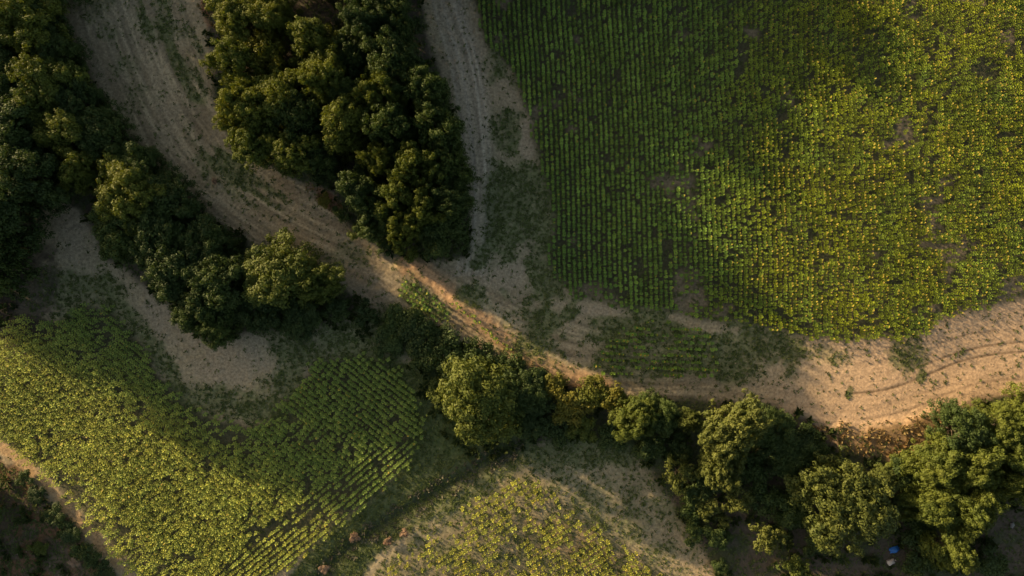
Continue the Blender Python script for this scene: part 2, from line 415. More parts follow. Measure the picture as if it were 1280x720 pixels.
def crown_mesh(name, R, h, base, lobes, puffs, leaves, leaf, mat, seed, puffr=0.17, shape=(1, 1), skirt=0):
    r = np.random.default_rng(seed)
    tips = []; PV = []
    mid = (h + base) / 2; hz = (h - base) / 2
    L = []
    for i in range(lobes):
        a = 2 * PI * (i * 0.618 + r.uniform(-.06, .06)); q = math.sqrt((i + 0.4) / lobes)
        rad = R * 0.74 * q * r.uniform(0.72, 1.30)
        zz = mid + hz * (0.62 * math.sqrt(max(0, 1 - (0.95 * q) ** 2)) - 0.15 + r.uniform(-0.30, 0.14))
        lr = R * r.uniform(0.15, 0.35)
        L.append((rad * math.cos(a) * shape[0], rad * math.sin(a) * shape[1], zz, lr))
    for i in range(skirt):
        a = 2 * PI * (i + r.uniform(0, .5)) / skirt
        L.append((R * 0.62 * math.cos(a), R * 0.62 * math.sin(a), base + (h - base) * r.uniform(0.14, 0.26), R * 0.36))
    for (x, y, z, lr) in L:
        lz = lr * min(1.0, 0.9 * hz / R + 0.25)
        tips.append((x, y, z))
        d = rand_dirs(puffs, r, -0.35)
        pr = R * puffr * r.uniform(0.6, 1.25, puffs)
        C = np.array([x, y, z]) + d * np.array([lr, lr, lz]) * r.uniform(0.6, 1.28, puffs)[:, None]
        for c, p in zip(C, pr):
            k = max(8, int(leaves * (p / (R * puffr)) ** 1.5))
            dd = rand_dirs(k, r, -0.6)
            rr = r.uniform(0.45, 1.08, k)[:, None]
            pts = c + dd * rr * np.array([p, p, p * 0.75])
            PV.append(leaf_quads(pts, dd + np.array([0, 0, 0.35]), leaf, r))
        # inner shade leaves
        k = int(puffs * leaves * 0.12)
        dd = rand_dirs(k, r, -0.9)
        PV.append(leaf_quads(np.array([x, y, z]) + dd * np.array([lr, lr, lz]) * r.uniform(0.2, 0.85, k)[:, None], dd, leaf * 1.3, r))
    V = np.concatenate(PV)
    f = R / np.percentile(np.hypot(V[:, 0], V[:, 1]), 95)
    V[:, :2] *= f; tips = [(x * f, y * f, z) for x, y, z in tips]
    V[:, 2] = np.maximum(V[:, 2], 0.05)
    F = np.arange(len(V)).reshape(-1, 4)
    return mesh_from(name, V, F, [mat]), tips

def tube(p0, p1, r0, r1, n=6, bend=0.0, seg=3, r=None):
    p0 = np.array(p0, float); p1 = np.array(p1, float)
    off = np.array([r.uniform(-1, 1), r.uniform(-1, 1), 0.4]) * bend if r is not None else np.zeros(3)
    V = []; F = []
    d = (p1 - p0); d /= np.linalg.norm(d) + 1e-9
    a = np.cross(d, [0.3, 0.9, 0.1]); a /= np.linalg.norm(a); b = np.cross(d, a)
    for k in range(seg + 1):
        t = k / seg; c = p0 * (1 - t) + p1 * t + off * math.sin(PI * t); rad = r0 * (1 - t) + r1 * t
        for j in range(n):
            an = 2 * PI * j / n; V.append(c + (a * math.cos(an) + b * math.sin(an)) * rad)
    for k in range(seg):
        for j in range(n):
            F.append((k * n + j, k * n + (j + 1) % n, (k + 1) * n + (j + 1) % n, (k + 1) * n + j))
    return V, F

def join_tubes(lst):
    V = []; F = []
    for v, f in lst:
        o = len(V); V += list(v); F += [tuple(i + o for i in q) for q in f]
    return np.array(V), np.array(F)

def trunk_mesh(name, h, base, tips, rad, seed):
    r = np.random.default_rng(seed)
    fork = base + (h - base) * 0.22
    T = [tube((0, 0, -0.4), (0.05, 0.0, 0.35), rad * 1.6, rad * 1.05, 8, 0, 2, r), tube((0.05, 0, 0.35), (0, 0, fork), rad * 1.05, rad * 0.8, 8, 0.12, 4, r),
         tube((0, 0, fork), (0.1, 0.1, h * 0.82), rad * 0.8, rad * 0.15, 7, 0.25, 4, r)]
    for (x, y, z) in tips:
        s = r.uniform(0.75, 1.15)
        T.append(tube((0, 0, fork * s), (x, y, z), rad * 0.42, rad * 0.08, 5, 0.4, 4, r))
    V, F = join_tubes(T)
    return mesh_from(name, V, F, [M_BARK], smooth=True)

KIND = {}
def make_kind(key, n, R, h, base, lobes, puffs, leaves, leaf, mat, rad, **kw):
    out = []
    for i in range(n):
        sd = hash_seed(key, i)
        cm, tips = crown_mesh('crown', R, h, base, lobes + (i % 3), puffs, leaves, leaf, mat, sd, **kw)
        tm = trunk_mesh('trunk', h, base, tips, rad, sd + 1)
        out.append((cm, tm))
    KIND[key] = (R, h, out)
def hash_seed(key, i): return sum(ord(c) * (k + 3) for k, c in enumerate(key)) * 13 + i * 101

make_kind('oak', 6, 5.5, 9.0, 0.9, 13, 22, 70, 0.145, M_OAK, 0.30, puffr=0.115, skirt=5)
make_kind('dark', 5, 5.5, 9.0, 0.5, 14, 21, 64, 0.145, M_DARK, 0.28, puffr=0.115, skirt=6)
make_kind('fine', 3, 5.5, 9.0, 2.0, 17, 24, 52, 0.15, M_FINE, 0.26, puffr=0.095, skirt=4)
make_kind('bush', 4, 2.4, 2.6, 0.1, 6, 10, 55, 0.13, M_DARK, 0.07, puffr=0.24)
make_kind('autumn', 3, 2.6, 3.0, 0.3, 7, 10, 55, 0.14, M_DRY, 0.08, puffr=0.22)
make_kind('olive', 3, 2.6, 3.4, 0.3, 7, 11, 60, 0.14, M_OAK, 0.09, puffr=0.2)
make_kind('sparse', 3, 3.0, 4.2, 0.6, 9, 7, 32, 0.15, M_FINE, 0.09, puffr=0.15)
make_kind('rust', 2, 0.6, 0.9, 0.0, 4, 7, 45, 0.05, M_RUST, 0.03, puffr=0.3)

counter = {}
def plant(px, py, rp, h, kind, label, cat='tree', name=None, group=None, sx=1.0, sy=1.0, rot=None, var=None):
    R0, h0, vs = KIND[kind]
    f = 1 - 0.72 * h / H
    gx = 640 + (px - 640) * f; gy = 360 + (py - 360) * f
    rw = rp * S * f
    c = counter[kind] = counter.get(kind, 0) + 1
    cm, tm = vs[(var if var is not None else c) % len(vs)]
    X, Y = to_world(gx, gy)
    name = name or {'oak': 'oak_tree', 'dark': 'leafy_tree', 'fine': 'ash_tree', 'bush': 'bush', 'autumn': 'autumn_bush', 'olive': 'bush', 'sparse': 'sapling', 'rust': 'dry_bush'}[kind]
    root = link(name, None, loc=(float(X), float(Y), float(zat(gx, gy)) - 0.05), label=label, category=cat)
    if group: root['group'] = group
    root.rotation_euler = (0, 0, rot if rot is not None else random.uniform(0, 2 * PI))
    if kind in ('oak', 'dark', 'fine'): sx = random.uniform(0.86, 1.16); sy = 2.02 - sx
    root.scale = (rw / R0 * sx, rw / R0 * sy, h / h0)
    root.empty_display_size = 0.5
    link('trunk', tm, root); link('crown', cm, root)
    return root


# left-hand wood, from the top edge down
LW = [
 (18, 22, 40, 11.0, 'oak', 'sunlit yellow-green tree at the top left corner, topmost of the left wood'),
 (40, 24, 28, 8.5, 'dark', 'dark tree between the top left corner tree and the wide dirt track'),
 (66, 62, 26, 8.0, 'dark', 'small dark tree at the track edge beside the bright round tree of the left wood'),
 (46, 98, 39, 10.8, 'oak', 'large bright olive tree near the left edge with its whole top in the sun'),
 (-8, 95, 34, 9.5, 'dark', 'shaded tree cut by the left edge beside the large bright olive tree'),
 (88, 120, 29, 8.6, 'dark', 'broad dark green tree on the track bend right of the large bright olive tree'),
 (72, 160, 34, 9.6, 'oak', 'tree with a few sunny tufts directly below the large bright olive tree'),
 (122, 166, 32, 8.2, 'dark', 'dark tree above the golden-topped tree of the left wood'),
 (4, 160, 42, 10.5, 'dark', 'deeply shaded tree on the left edge, upper of the three black-green ones there'),
 (22, 215, 40, 12.5, 'dark', 'deeply shaded tree on the left edge, middle of the three black-green ones there'),
 (-24, 272, 42, 14.0, 'dark', 'deeply shaded tree on the left edge, lowest of the three black-green ones there'),
 (92, 212, 26, 8.6, 'oak', 'small tree with sunny tips at the head of the bare soil wedge'),
 (162, 206, 32, 8.2, 'dark', 'dark tree at the track edge right of the golden-topped tree'),
 (152, 240, 42, 10.6, 'oak', 'golden-topped tree in the middle of the left wood'),
 (204, 252, 34, 8.2, 'dark', 'dark tree overhanging the shaded track edge below the golden-topped tree'),
 (140, 292, 34, 8.8, 'dark', 'dark tree beside the bare soil wedge with two small sunny tips'),
 (192, 296, 38, 8.8, 'dark', 'black-green tree in the centre of the lower left wood'),
 (250, 304, 32, 7.6, 'dark', 'dark tree between the track edge and the forked yellow-topped tree'),
 (212, 340, 38, 10.0, 'dark', 'bluish dark tree whose left side overhangs the pale diagonal bare strip'),
 (266, 350, 38, 10.0, 'dark', 'black-green tree just left of the forked yellow-topped tree'),
 (238, 388, 30, 9.6, 'dark', 'dark tree reaching down onto the pale diagonal bare strip'),
 (264, 408, 24, 9.0, 'dark', 'lowest small dark tree of the left wood, its tip on the pale bare ground'),
 (340, 342, 44, 8.8, 'oak', 'forked yellow-topped tree at the right end of the left wood'),
 (392, 352, 28, 7.6, 'oak', 'small olive tree touching the right side of the forked yellow-topped tree'),
 (318, 388, 28, 7.0, 'dark', 'low dark tree in the shade right under the forked yellow-topped tree'),
 (372, 395, 26, 4.2, 'dark', 'low shaded tree below the small olive tree at the end of the left wood'),
]
CW = [
 (292, 20, 34, 7.4, 'oak', 'sunlit tree at the top left corner of the central wood'),
 (336, 14, 30, 7.0, 'oak', 'olive tree on the top edge of the central wood beside the dark clearing'),
 (292, 74, 32, 8.2, 'oak', 'bright yellowish tree on the left rim of the central wood, second from the top'),
 (334, 66, 24, 6.2, 'autumn', 'rust-tinged small tree in the upper left of the central wood'),
 (302, 128, 34, 8.8, 'oak', 'brightest yellow-green tree on the left rim of the central wood'),
 (344, 114, 32, 8.6, 'oak', 'olive tree just inside the left rim beside the brightest tree of the central wood'),
 (318, 172, 34, 7.6, 'oak', 'olive tree on the lower left rim of the central wood above the track bend'),
 (362, 186, 32, 7.8, 'oak', 'dull olive tree on the track side, last before the dark notch of the central wood'),
 (372, 146, 30, 8.4, 'dark', 'dark green tree in the left middle of the central wood'),
 (388, 50, 34, 8.2, 'oak', 'olive green tree below the dark clearing at the top of the central wood'),
 (398, 96, 34, 9.6, 'oak', 'sunlit tree with level bright tufts in the upper middle of the central wood'),
 (436, 118, 28, 8.0, 'dark', 'dark tree right of the level bright tufts in the central wood'),
 (450, 28, 30, 8.8, 'dark', 'mid green tree on the top edge right of the dark clearing'),
 (490, 16, 26, 8.6, 'dark', 'dark tree on the top edge nearest the straight track'),
 (440, 72, 26, 7.4, 'dark', 'shaded tree in the upper middle of the central wood'),
 (490, 72, 36, 9.6, 'dark', 'large dark tree in the upper right of the central wood'),
 (528, 108, 32, 9.4, 'dark', 'dark tree bulging towards the straight track, upper of the right rim'),
 (470, 112, 30, 9.4, 'oak', 'tree with one bright tuft in the centre of the central wood'),
 (430, 152, 32, 9.4, 'oak', 'sunlit tree with a bright left side in the very middle of the central wood'),
 (486, 156, 32, 9.8, 'dark', 'dark green tree right of the sunlit middle tree of the central wood'),
 (544, 156, 32, 9.6, 'dark', 'dark tree on the right rim of the central wood, middle one of the track side'),
 (398, 196, 24, 6.6, 'dark', 'small dark tree above the dark notch on the left side of the central wood'),
 (520, 206, 32, 10.0, 'oak', 'round bright-topped tree in the lower right of the central wood'),
 (474, 200, 24, 9.0, 'oak', 'small bright tree left of the round bright-topped tree'),
 (560, 204, 28, 9.2, 'dark', 'dark tree on the right rim beside the round bright-topped tree'),
 (446, 234, 30, 8.2, 'dark', 'shaded green tree on the lower left rim right of the rusty bank'),
 (490, 246, 30, 9.0, 'oak', 'tree with broken sunny tufts in the lower part of the central wood'),
 (560, 248, 30, 8.6, 'dark', 'dark tree on the lower right rim of the central wood'),
 (528, 254, 28, 8.8, 'oak', 'tree with a single bright cap below the round bright-topped tree'),
 (470, 276, 26, 6.2, 'dark', 'low dark tree on the track side near the bottom of the central wood'),
 (548, 288, 32, 6.4, 'dark', 'black-green tree at the rounded bottom right corner of the central wood'),
 (504, 278, 24, 8.0, 'oak', 'narrow tree with a bright left edge near the bottom of the central wood'),
 (505, 308, 17, 4.6, 'olive', 'small olive bush at the southern tip of the central wood'),
]
SW_ = [
 (597, 502, 57, 9.6, 'oak', 'large isolated olive tree in the sun right of the green margin of the left field'),
 (650, 492, 34, 6.6, 'dark', 'dark tree touching the right side of the large isolated olive tree'),
 (660, 530, 26, 4.0, 'dark', 'low shaded tree below right of the large isolated olive tree'),
 (796, 524, 31, 8.6, 'oak', 'bright yellow-green tree in the middle of the southern hedge'),
 (828, 522, 28, 6.6, 'dark', 'dark tree on the shaded side of the bright hedge tree'),
 (862, 526, 16, 7.0, 'fine', 'narrow sunlit tree between the two big bright crowns of the southern hedge'),
 (918, 538, 43, 10.0, 'fine', 'tall feathery olive tree at the track edge of the southern hedge, upper crown'),
 (904, 584, 32, 8.6, 'fine', 'feathery olive tree joined below the tall feathery one'),
 (972, 542, 32, 6.8, 'dark', 'green tree right of the tall feathery one, beside the orange sand'),
 (990, 570, 34, 5.2, 'dark', 'deeply shaded tree between the green hedge tree and the big round crown'),
 (1058, 634, 64, 9.8, 'fine', 'big round olive crown standing alone at the lower right'),
 (1046, 600, 26, 7.4, 'fine', 'olive tree leaning out from the top of the big round crown'),
 (1100, 608, 26, 6.8, 'fine', 'olive tree at the upper right of the big round crown'),
 (1208, 542, 38, 8.2, 'dark', 'green tree at the sandy edge, first of the right-hand wood'),
 (1256, 534, 34, 8.6, 'oak', 'olive tree at the right edge just below the sand'),
 (1276, 566, 34, 8.8, 'oak', 'olive tree cut by the right edge, middle of the right-hand wood'),
 (1180, 580, 36, 8.4, 'oak', 'olive brown tree at the left side of the right-hand wood'),
 (1226, 584, 36, 9.4, 'oak', 'sunlit olive tree in the centre of the right-hand wood'),
 (1176, 636, 34, 8.8, 'oak', 'olive tree above the blue sheet on the left of the right-hand wood'),
 (1222, 640, 36, 9.2, 'oak', 'sunlit yellowish tree beside the dark bare ground at the right edge'),
 (1196, 688, 36, 8.6, 'oak', 'yellow-tipped tree at the bottom of the right-hand wood'),
 (1262, 606, 26, 7.8, 'oak', 'small olive tree at the right edge above the dark bare ground'),
]
BUSH = [
 (418, 385, 18, 2.4, 'bush', 'dark bush between the low shaded tree and the small green hedge bush'),
 (512, 398, 18, 2.4, 'bush', 'dark bush touching the small green crop patch from below'),
 (546, 420, 20, 2.8, 'bush', 'dark bush on the track side left above the largest round bush'),
 (576, 468, 22, 2.8, 'bush', 'dark bush between the largest round bush and the large isolated olive tree'),
 (524, 448, 18, 2.2, 'bush', 'dark bush on the field side left of the largest round bush'),
 (668, 476, 20, 2.8, 'bush', 'dark bush under the sunny orange strip left of the autumn bushes'),
 (884, 604, 24, 3.0, 'bush', 'dark bush under the lower feathery olive tree'),
 (862, 628, 20, 2.6, 'bush', 'dark bush left of the thin sapling on the edge of the bottom plot'),
 (900, 676, 16, 2.0, 'bush', 'dark bush near the bottom edge of the dark bare ground'),
 (992, 644, 22, 3.0, 'bush', 'dark bush between the pale sapling and the big round crown'),
 (1020, 680, 20, 2.6, 'bush', 'dark bush below left of the big round crown'),
 (1004, 548, 20, 3.0, 'bush', 'dark bush at the tip of the orange sand right of the green hedge tree'),
 (1130, 590, 22, 3.0, 'bush', 'dark bush between the bright green bush and the gap'),
 (1154, 640, 18, 2.6, 'bush', 'dark bush on the left foot of the right-hand wood'),
 (455, 392, 18, 2.6, 'bush', 'small green bush in the hedge shade above the left field, leftmost'),
 (488, 402, 24, 2.4, 'bush', 'dark bush in the low hedge directly below the small green crop patch'),
 (520, 420, 26, 2.8, 'bush', 'dark round bush in the low hedge below the wide dirt track'),
 (486, 428, 20, 1.8, 'bush', 'low bush on the field side of the low hedge'),
 (556, 446, 32, 3.6, 'bush', 'largest round bush of the low hedge, above the mown green margin'),
 (590, 444, 24, 3.0, 'bush', 'dark bush on the track side right of the largest round bush'),
 (612, 462, 22, 3.0, 'bush', 'dark bush right above the large isolated olive tree'),
 (640, 458, 18, 2.6, 'bush', 'dark bush at the edge of the sunny orange strip'),
 (552, 490, 18, 1.8, 'bush', 'low bush between the mown green margin and the large isolated olive tree'),
 (690, 482, 20, 2.8, 'autumn', 'yellowing bush just below the sunny orange strip, leftmost of the autumn ones'),
 (716, 508, 26, 3.8, 'autumn', 'broad yellow-green autumn bush in the southern hedge'),
 (742, 490, 22, 3.0, 'autumn', 'yellowing bush at the narrow end of the sandy track'),
 (726, 536, 20, 3.0, 'olive', 'small olive bush below the broad autumn bush'),
 (765, 498, 20, 3.4, 'autumn', 'orange-tinted bush touching the bright hedge tree'),
 (690, 540, 24, 2.2, 'bush', 'dark bush on the edge of the weedy bottom plot, left of the small olive bush'),
 (768, 548, 22, 2.2, 'bush', 'dark bush on the top edge of the weedy bottom plot'),
 (812, 560, 20, 2.8, 'bush', 'shaded bush at the top right corner of the weedy bottom plot'),
 (850, 592, 26, 4.4, 'sparse', 'open pale sapling at the right edge of the bottom plot, uppermost'),
 (884, 634, 20, 3.2, 'sparse', 'thin sapling at the edge of the bottom plot below the pale open one'),
 (872, 668, 18, 2.4, 'bush', 'low dull bush on the lower right edge of the bottom plot'),
 (925, 626, 24, 4.2, 'sparse', 'brown-tipped sapling below the feathery olive trees'),
 (905, 652, 12, 2.4, 'sparse', 'very small pale sapling on the dark bare ground'),
 (960, 674, 24, 4.6, 'sparse', 'pale sapling left of the big round crown'),
 (962, 622, 26, 3.4, 'bush', 'shaded bush by the grey plank'),
 (1006, 606, 24, 3.4, 'bush', 'shaded bush on the left flank of the big round crown'),
 (1000, 712, 20, 3.6, 'olive', 'olive bush on the bottom edge below the big round crown'),
 (900, 708, 10, 1.6, 'bush', 'tiny green bush at the bottom edge beside the bottom plot'),
 (1146, 576, 19, 2.6, 'olive', 'bright green bush on the rim of the rusty bank'),
 (1122, 580, 14, 2.2, 'olive', 'green bush between the rusty bank and the big round crown'),
 (1142, 616, 28, 3.2, 'bush', 'dark bush in the gap between the big round crown and the right-hand wood'),
 (1146, 660, 26, 3.0, 'bush', 'dark bush in the gap above the blue sheet'),
 (1152, 706, 22, 2.6, 'bush', 'dark bush at the bottom edge right of the blue sheet'),
 (1240, 706, 20, 2.6, 'bush', 'dark bush at the bottom edge right of the yellow-tipped tree'),
 (848, 562, 20, 2.6, 'bush', 'shaded bush between the two big bright crowns of the southern hedge'),
 (946, 588, 26, 3.0, 'bush', 'black-green bush right of the feathery olive trees'),
 (1022, 562, 16, 2.4, 'bush', 'dark bush where the sand narrows above the big round crown'),
 (44, 618, 12, 1.2, 'bush', 'small dark bush beside the field path in the lower left corner, uppermost'),
 (70, 645, 16, 1.6, 'bush', 'dark bush in the middle of the scrub in the lower left corner'),
 (48, 686, 12, 1.6, 'olive', 'light green bush in the scrub of the lower left corner'),
 (104, 694, 18, 1.8, 'bush', 'green bush next to the rusty bare spot at the lower left'),
 (128, 712, 15, 1.6, 'bush', 'green bush on the bottom edge beside the field path'),
 (88, 668, 14, 1.2, 'bush', 'low dark bush between the field path and the brown scrub'),
 (30, 600, 12, 1.2, 'bush', 'dark bush below the left corner of the left field'),
 (404, 250, 10, 1.2, 'autumn', 'low autumn bush on the rusty bank of the central wood'),
 (424, 268, 12, 1.8, 'bush', 'green bush on the rusty bank of the central wood'),
 (446, 288, 12, 1.8, 'olive', 'olive bush on the lower bank of the central wood'),
 (478, 310, 10, 1.6, 'bush', 'small green bush beside the southern tip of the central wood'),
 (268, 226, 4, 0.8, 'rust', 'tiny pale dry bush on the shaded edge of the wide dirt track'),
 (505, 666, 6, 1.0, 'rust', 'pale brown dry bush above the ditch, right one of a pair'),
 (485, 678, 6, 0.9, 'rust', 'orange dry bush above the ditch, left one of a pair'),
 (442, 674, 7, 0.8, 'rust', 'low pinkish dry bush on the field side of the ditch'),
 (404, 714, 7, 0.9, 'rust', 'pinkish dry bush on the bottom edge beside the ditch'),
 (99, 675, 5, 0.6, 'rust', 'small pale dry bush in the scrub of the lower left corner'),
 (93, 702, 8, 0.7, 'rust', 'rust-coloured dry bush on the rusty bare spot at the lower left'),
]
OFF = [
 (590, -108, 40, 12.5, 'dark', 'unseen tree added outside the top edge just right of the straight track'),  # added out of view to close a beam of sunlight
 (650, -100, 36, 10, 'dark', 'tree outside the top edge above the left corner of the large field'),
 (-44, 334, 40, 14.0, 'dark', 'tree past the left edge above the upper left corner of the left field'),
 (-78, 340, 44, 14.5, 'dark', 'far tree outside the left edge above the left field'),
 (-140, 320, 48, 13.6, 'dark', 'farthest tree outside the left edge above the left field'),
 (735, -118, 42, 9.5, 'dark', 'tree outside the top edge above the large field, leftmost of three'),
 (800, -128, 42, 9.5, 'dark', 'tree outside the top edge above the large field, middle of three'),
 (860, -120, 42, 8.5, 'dark', 'tree outside the top edge above the large field, rightmost of three'),
 (-120, -90, 50, 11, 'dark', 'far tree outside the top left corner, on the diagonal behind the corner tree'),
 (-125, -10, 50, 11, 'dark', 'far tree outside the left edge behind the topmost left wood'),
 (-130, 80, 50, 11, 'dark', 'far tree outside the left edge behind the large bright olive tree'),
 (-130, 170, 50, 11, 'dark', 'far tree outside the left edge behind the black-green trees'),
 (-135, 250, 50, 11, 'dark', 'far tree outside the left edge, lowest of the second row'),
 (-62, 300, 40, 14.0, 'dark', 'tree past the left edge, lowest of the first row'),
 (60, -110, 46, 11, 'dark', 'far tree outside the top edge above the left wood'),
 (-30, -120, 46, 11, 'dark', 'far tree outside the top edge near the left corner'),
 (-70, 645, 40, 9, 'dark', 'unseen tree added past the left edge beside the brown scrub'),  # this and the next two: added out of view to shade the scrub corner
 (-130, 625, 44, 9, 'dark', 'unseen far tree added outside the left edge behind the brown scrub'),
 (-120, 705, 44, 9, 'dark', 'lowest unseen far tree added outside the left edge by the scrub'),
 (-50, 20, 46, 11, 'dark', 'tree past the left edge, level with the top left corner tree'),
 (-55, 130, 46, 11, 'dark', 'tree past the left edge, level with the large bright olive tree'),
 (-60, 220, 46, 10, 'dark', 'tree past the left edge, level with the bare soil wedge'),
 (40, -40, 44, 10, 'dark', 'tree past the top edge above the left wood'),
 (-40, -50, 44, 11, 'dark', 'tree past the top left corner'),
 (300, -40, 42, 8, 'oak', 'tree past the top edge above the left rim of the central wood'),
 (380, -60, 42, 12, 'oak', 'tree past the top edge above the dark clearing'),
 (460, -45, 42, 12.5, 'dark', 'tree past the top edge above the right part of the central wood'),
 (440, -110, 46, 13, 'dark', 'second tree past the top edge above the central wood'),
 (520, -100, 46, 13, 'dark', 'tree past the top edge beside the straight track'),
 (560, -170, 50, 13, 'dark', 'far tree past the top edge beyond the straight track'),
 (640, -170, 46, 10, 'dark', 'far tree past the top edge beyond the large field'),
 (1320, 600, 40, 9, 'oak', 'tree past the right edge, level with the dark bare ground'),
 (1320, 520, 40, 9, 'oak', 'tree past the right edge just below the sand'),
]
for L_ in (LW, CW, SW_, BUSH, OFF):
    for t in L_:
        cat = 'bush' if t[4] in ('bush', 'autumn', 'olive', 'rust') else 'tree'
        plant(t[0], t[1], t[2] * (1.06 if (L_ is LW or L_ is CW) else 0.93 if L_ is SW_ else 1.0), t[3] * (1.42 if L_ is CW else 1.0), t[4], t[5], cat, name=('small_tree' if t[4] == 'autumn' and t[3] > 5 else None))

# ------------------------------------------------------------------ sunflower crop
def sunflower_proto(seed, nleaf=10):
    r = np.random.default_rng(seed)
    LV = []
    for i in range(nleaf):
        a = i * 2.4 + r.uniform(-.3, .3); q = i / (nleaf - 1); z = 0.45 + 1.0 * q; ln = 0.34 - 0.08 * q + r.uniform(-.04, .04); w = ln * 0.46; lift = -0.25 + 1.25 * q
        d = np.array([math.cos(a), math.sin(a), 0]); s = np.array([-d[1], d[0], 0]); up = np.array([0, 0, 1.0])
        p = np.array([0, 0, z]) + d * 0.03
        hl = ln / math.sqrt(1 + lift * lift); m_ = p + d * hl * 0.55 + up * hl * (0.55 * lift + 0.08); e = p + d * hl + up * hl * (lift * 0.85 - 0.12)
        LV += [p - s * 0.02, m_ - s * w - up * 0.02, m_ + up * 0.01, m_ + s * w - up * 0.02, e]
    LV = np.array(LV).reshape(nleaf, 5, 3)
    F = []
    for i in range(nleaf):
        o = i * 5; F += [(o, o + 1, o + 2, o + 3), (o + 2, o + 1, o + 4, o + 3)]
    return LV.reshape(-1, 3), np.array(F)

def head_proto(seed):
    r = np.random.default_rng(seed)
    tilt = r.uniform(0.3, 0.9); az = r.uniform(-1.2, 1.2) + math.radians(160)   # heads nod, mostly towards the light
    n = 9; V = [(0, 0, 0.02)]
    for k in range(n * 2):
        a = PI * k / n; rr = 0.15 if k % 2 == 0 else 0.11; V.append((rr * math.cos(a), rr * math.sin(a), 0))
    V2 = [(0.075 * math.cos(2 * PI * k / 8), 0.075 * math.sin(2 * PI * k / 8), 0.035) for k in range(8)]
    V = np.array(V + V2)
    ct, st_ = math.cos(tilt), math.sin(tilt)
    R1 = np.array([[ct, 0, st_], [0, 1, 0], [-st_, 0, ct]])
    ca, sa = math.cos(az), math.sin(az)
    R2 = np.array([[ca, -sa, 0], [sa, ca, 0], [0, 0, 1]])
    V = V @ R1.T @ R2.T + np.array([0, 0, 1.56])
    T = np.array([(0, 1 + k, 1 + (k + 1) % (2 * n)) for k in range(2 * n)])
    D = np.array([[1 + 2 * n + k for k in range(8)]])
    return V, T, D

PLP = [sunflower_proto(s) for s in range(6)]
HDP = [head_proto(s) for s in range(6)]

def rows(poly_fn, x0, x1, y0, y1, ang, dr, dp, seed, jr=0.6, jp=1.2, wob=3.0):
    r = np.random.default_rng(seed)
    cx, cy = (x0 + x1) / 2, (y0 + y1) / 2; L = math.hypot(x1 - x0, y1 - y0) / 2
    u = np.arange(-L, L, dp); v = np.arange(-L, L, dr)
    U, V = np.meshgrid(u, v); U = U + r.uniform(-jp, jp, U.shape); V = V + r.normal(0, jr, V.shape) + (vnoise(U / 80, V / 300, seed) - .5) * wob
    a = math.radians(ang)
    X = cx + U * math.cos(a) - V * math.sin(a); Y = cy + U * math.sin(a) + V * math.cos(a)
    X = X.ravel(); Y = Y.ravel()
    k = (X > x0) & (X < x1) & (Y > y0) & (Y < y1); X = X[k]; Y = Y[k]
    p = poly_fn(X, Y)
    k = r.random(len(X)) < p
    return X[k], Y[k]

def dens_right(x, y):
    m = soft(x, y, FIELD_R, 5, 7, 1)
    g = fbm(x / 45, y / 45, 71, 4); g2 = fbm(x / 14, y / 14, 90, 3)
    d = m * 0.98 * (1 - 0.7 * sstep(0.66, 0.76, g)) * (1 - 0.6 * sstep(0.62, 0.74, g2))
    for b in ((925, 82, 8, 30), (1095, 100, 6, 9), (1225, 88, 20, 16), (832, 312, 8, 26), (795, 335, 10, 12), (1275, 60, 5, 18), (1255, 382, 40, 8), (700, 108, 10, 6), (975, 150, 8, 14)):
        d = d * (1 - 0.85 * blob(x, y, b[0], b[1], b[2], b[3], 8, 91))
    return d
def headland(x, y): return pip(x, y, HEADLAND_L)
def dens_left(x, y):
    m = soft(x, y, FIELD_L, 9, 8, 2) * (1 - 0.6 * blob(x, y, 262, 520, 75, 22, 38, 98)); g = fbm(x / 26, y / 26, 92, 3)
    return m * (1 - 0.55 * sstep(0.62, 0.74, g)) * (1 - 0.55 * blob(x, y, 120, 640, 110, 22, 42, 93)) * np.where(headland(x, y), 0, 1) * 0.95
def dens_leftb(x, y):
    return soft(x, y, FIELD_L, 5, 4, 2) * np.where(headland(x, y), 0.85, 0) * (1 - 0.6 * sstep(0.55, 0.72, fbm(x / 26, y / 26, 92, 3)))
def dens_bottom(x, y):
    return soft(x, y, FIELD_B, 6, 8, 3) * (1 - 0.85 * sstep(0.50, 0.62, fbm(x / 18, y / 18, 94, 3))) * 0.92
def dens_patch(x, y): return soft(x, y, PATCH_E, 6, 8, 10) * (0.9 - 0.5 * sstep(0.5, 0.7, fbm(x / 14, y / 14, 95, 3)))
def dens_patchf(x, y): return soft(x, y, PATCH_F, 5, 5, 12) * 0.8

GROUPS = []
def addg(key, XY, size, bloom, tone): GROUPS.append((key, XY[0], XY[1], size, bloom, tone))
GREEN = np.array([0.128, 0.225, 0.046])
addg('right', rows(dens_right, 590, 1420, -120, 440, 88.0, 6.2, 3.4, 101, 0.18, 0.9, 6), 0.84, None, GREEN)
addg('left', rows(dens_left, -60, 560, 370, 770, 38, 6.4, 3.1, 102, 0.25, 0.9, 6), 0.98, 0.05, np.array([0.260, 0.310, 0.070]))
addg('left', rows(dens_leftb, 200, 560, 500, 770, -40, 6.6, 3.6, 103, 0.3, 1.0, 3), 0.98, 0.05, np.array([0.260, 0.310, 0.070]))
addg('bottom', rows(dens_bottom, 400, 860, 580, 800, -33, 7.8, 4.0, 104, 0.25, 1.2, 4), 0.92, 0.12, np.array([0.250, 0.280, 0.058]))
addg('patch', rows(dens_patch, 720, 920, 390, 490, 1.0, 8.2, 5.0, 105, 0.5, 1.2, 2), 0.9, 0.35, GREEN)
addg('patchf', rows(dens_patchf, 480, 590, 340, 420, 33, 6.5, 5.0, 106, 0.8, 1.2, 2), 0.85, 0.3, GREEN)
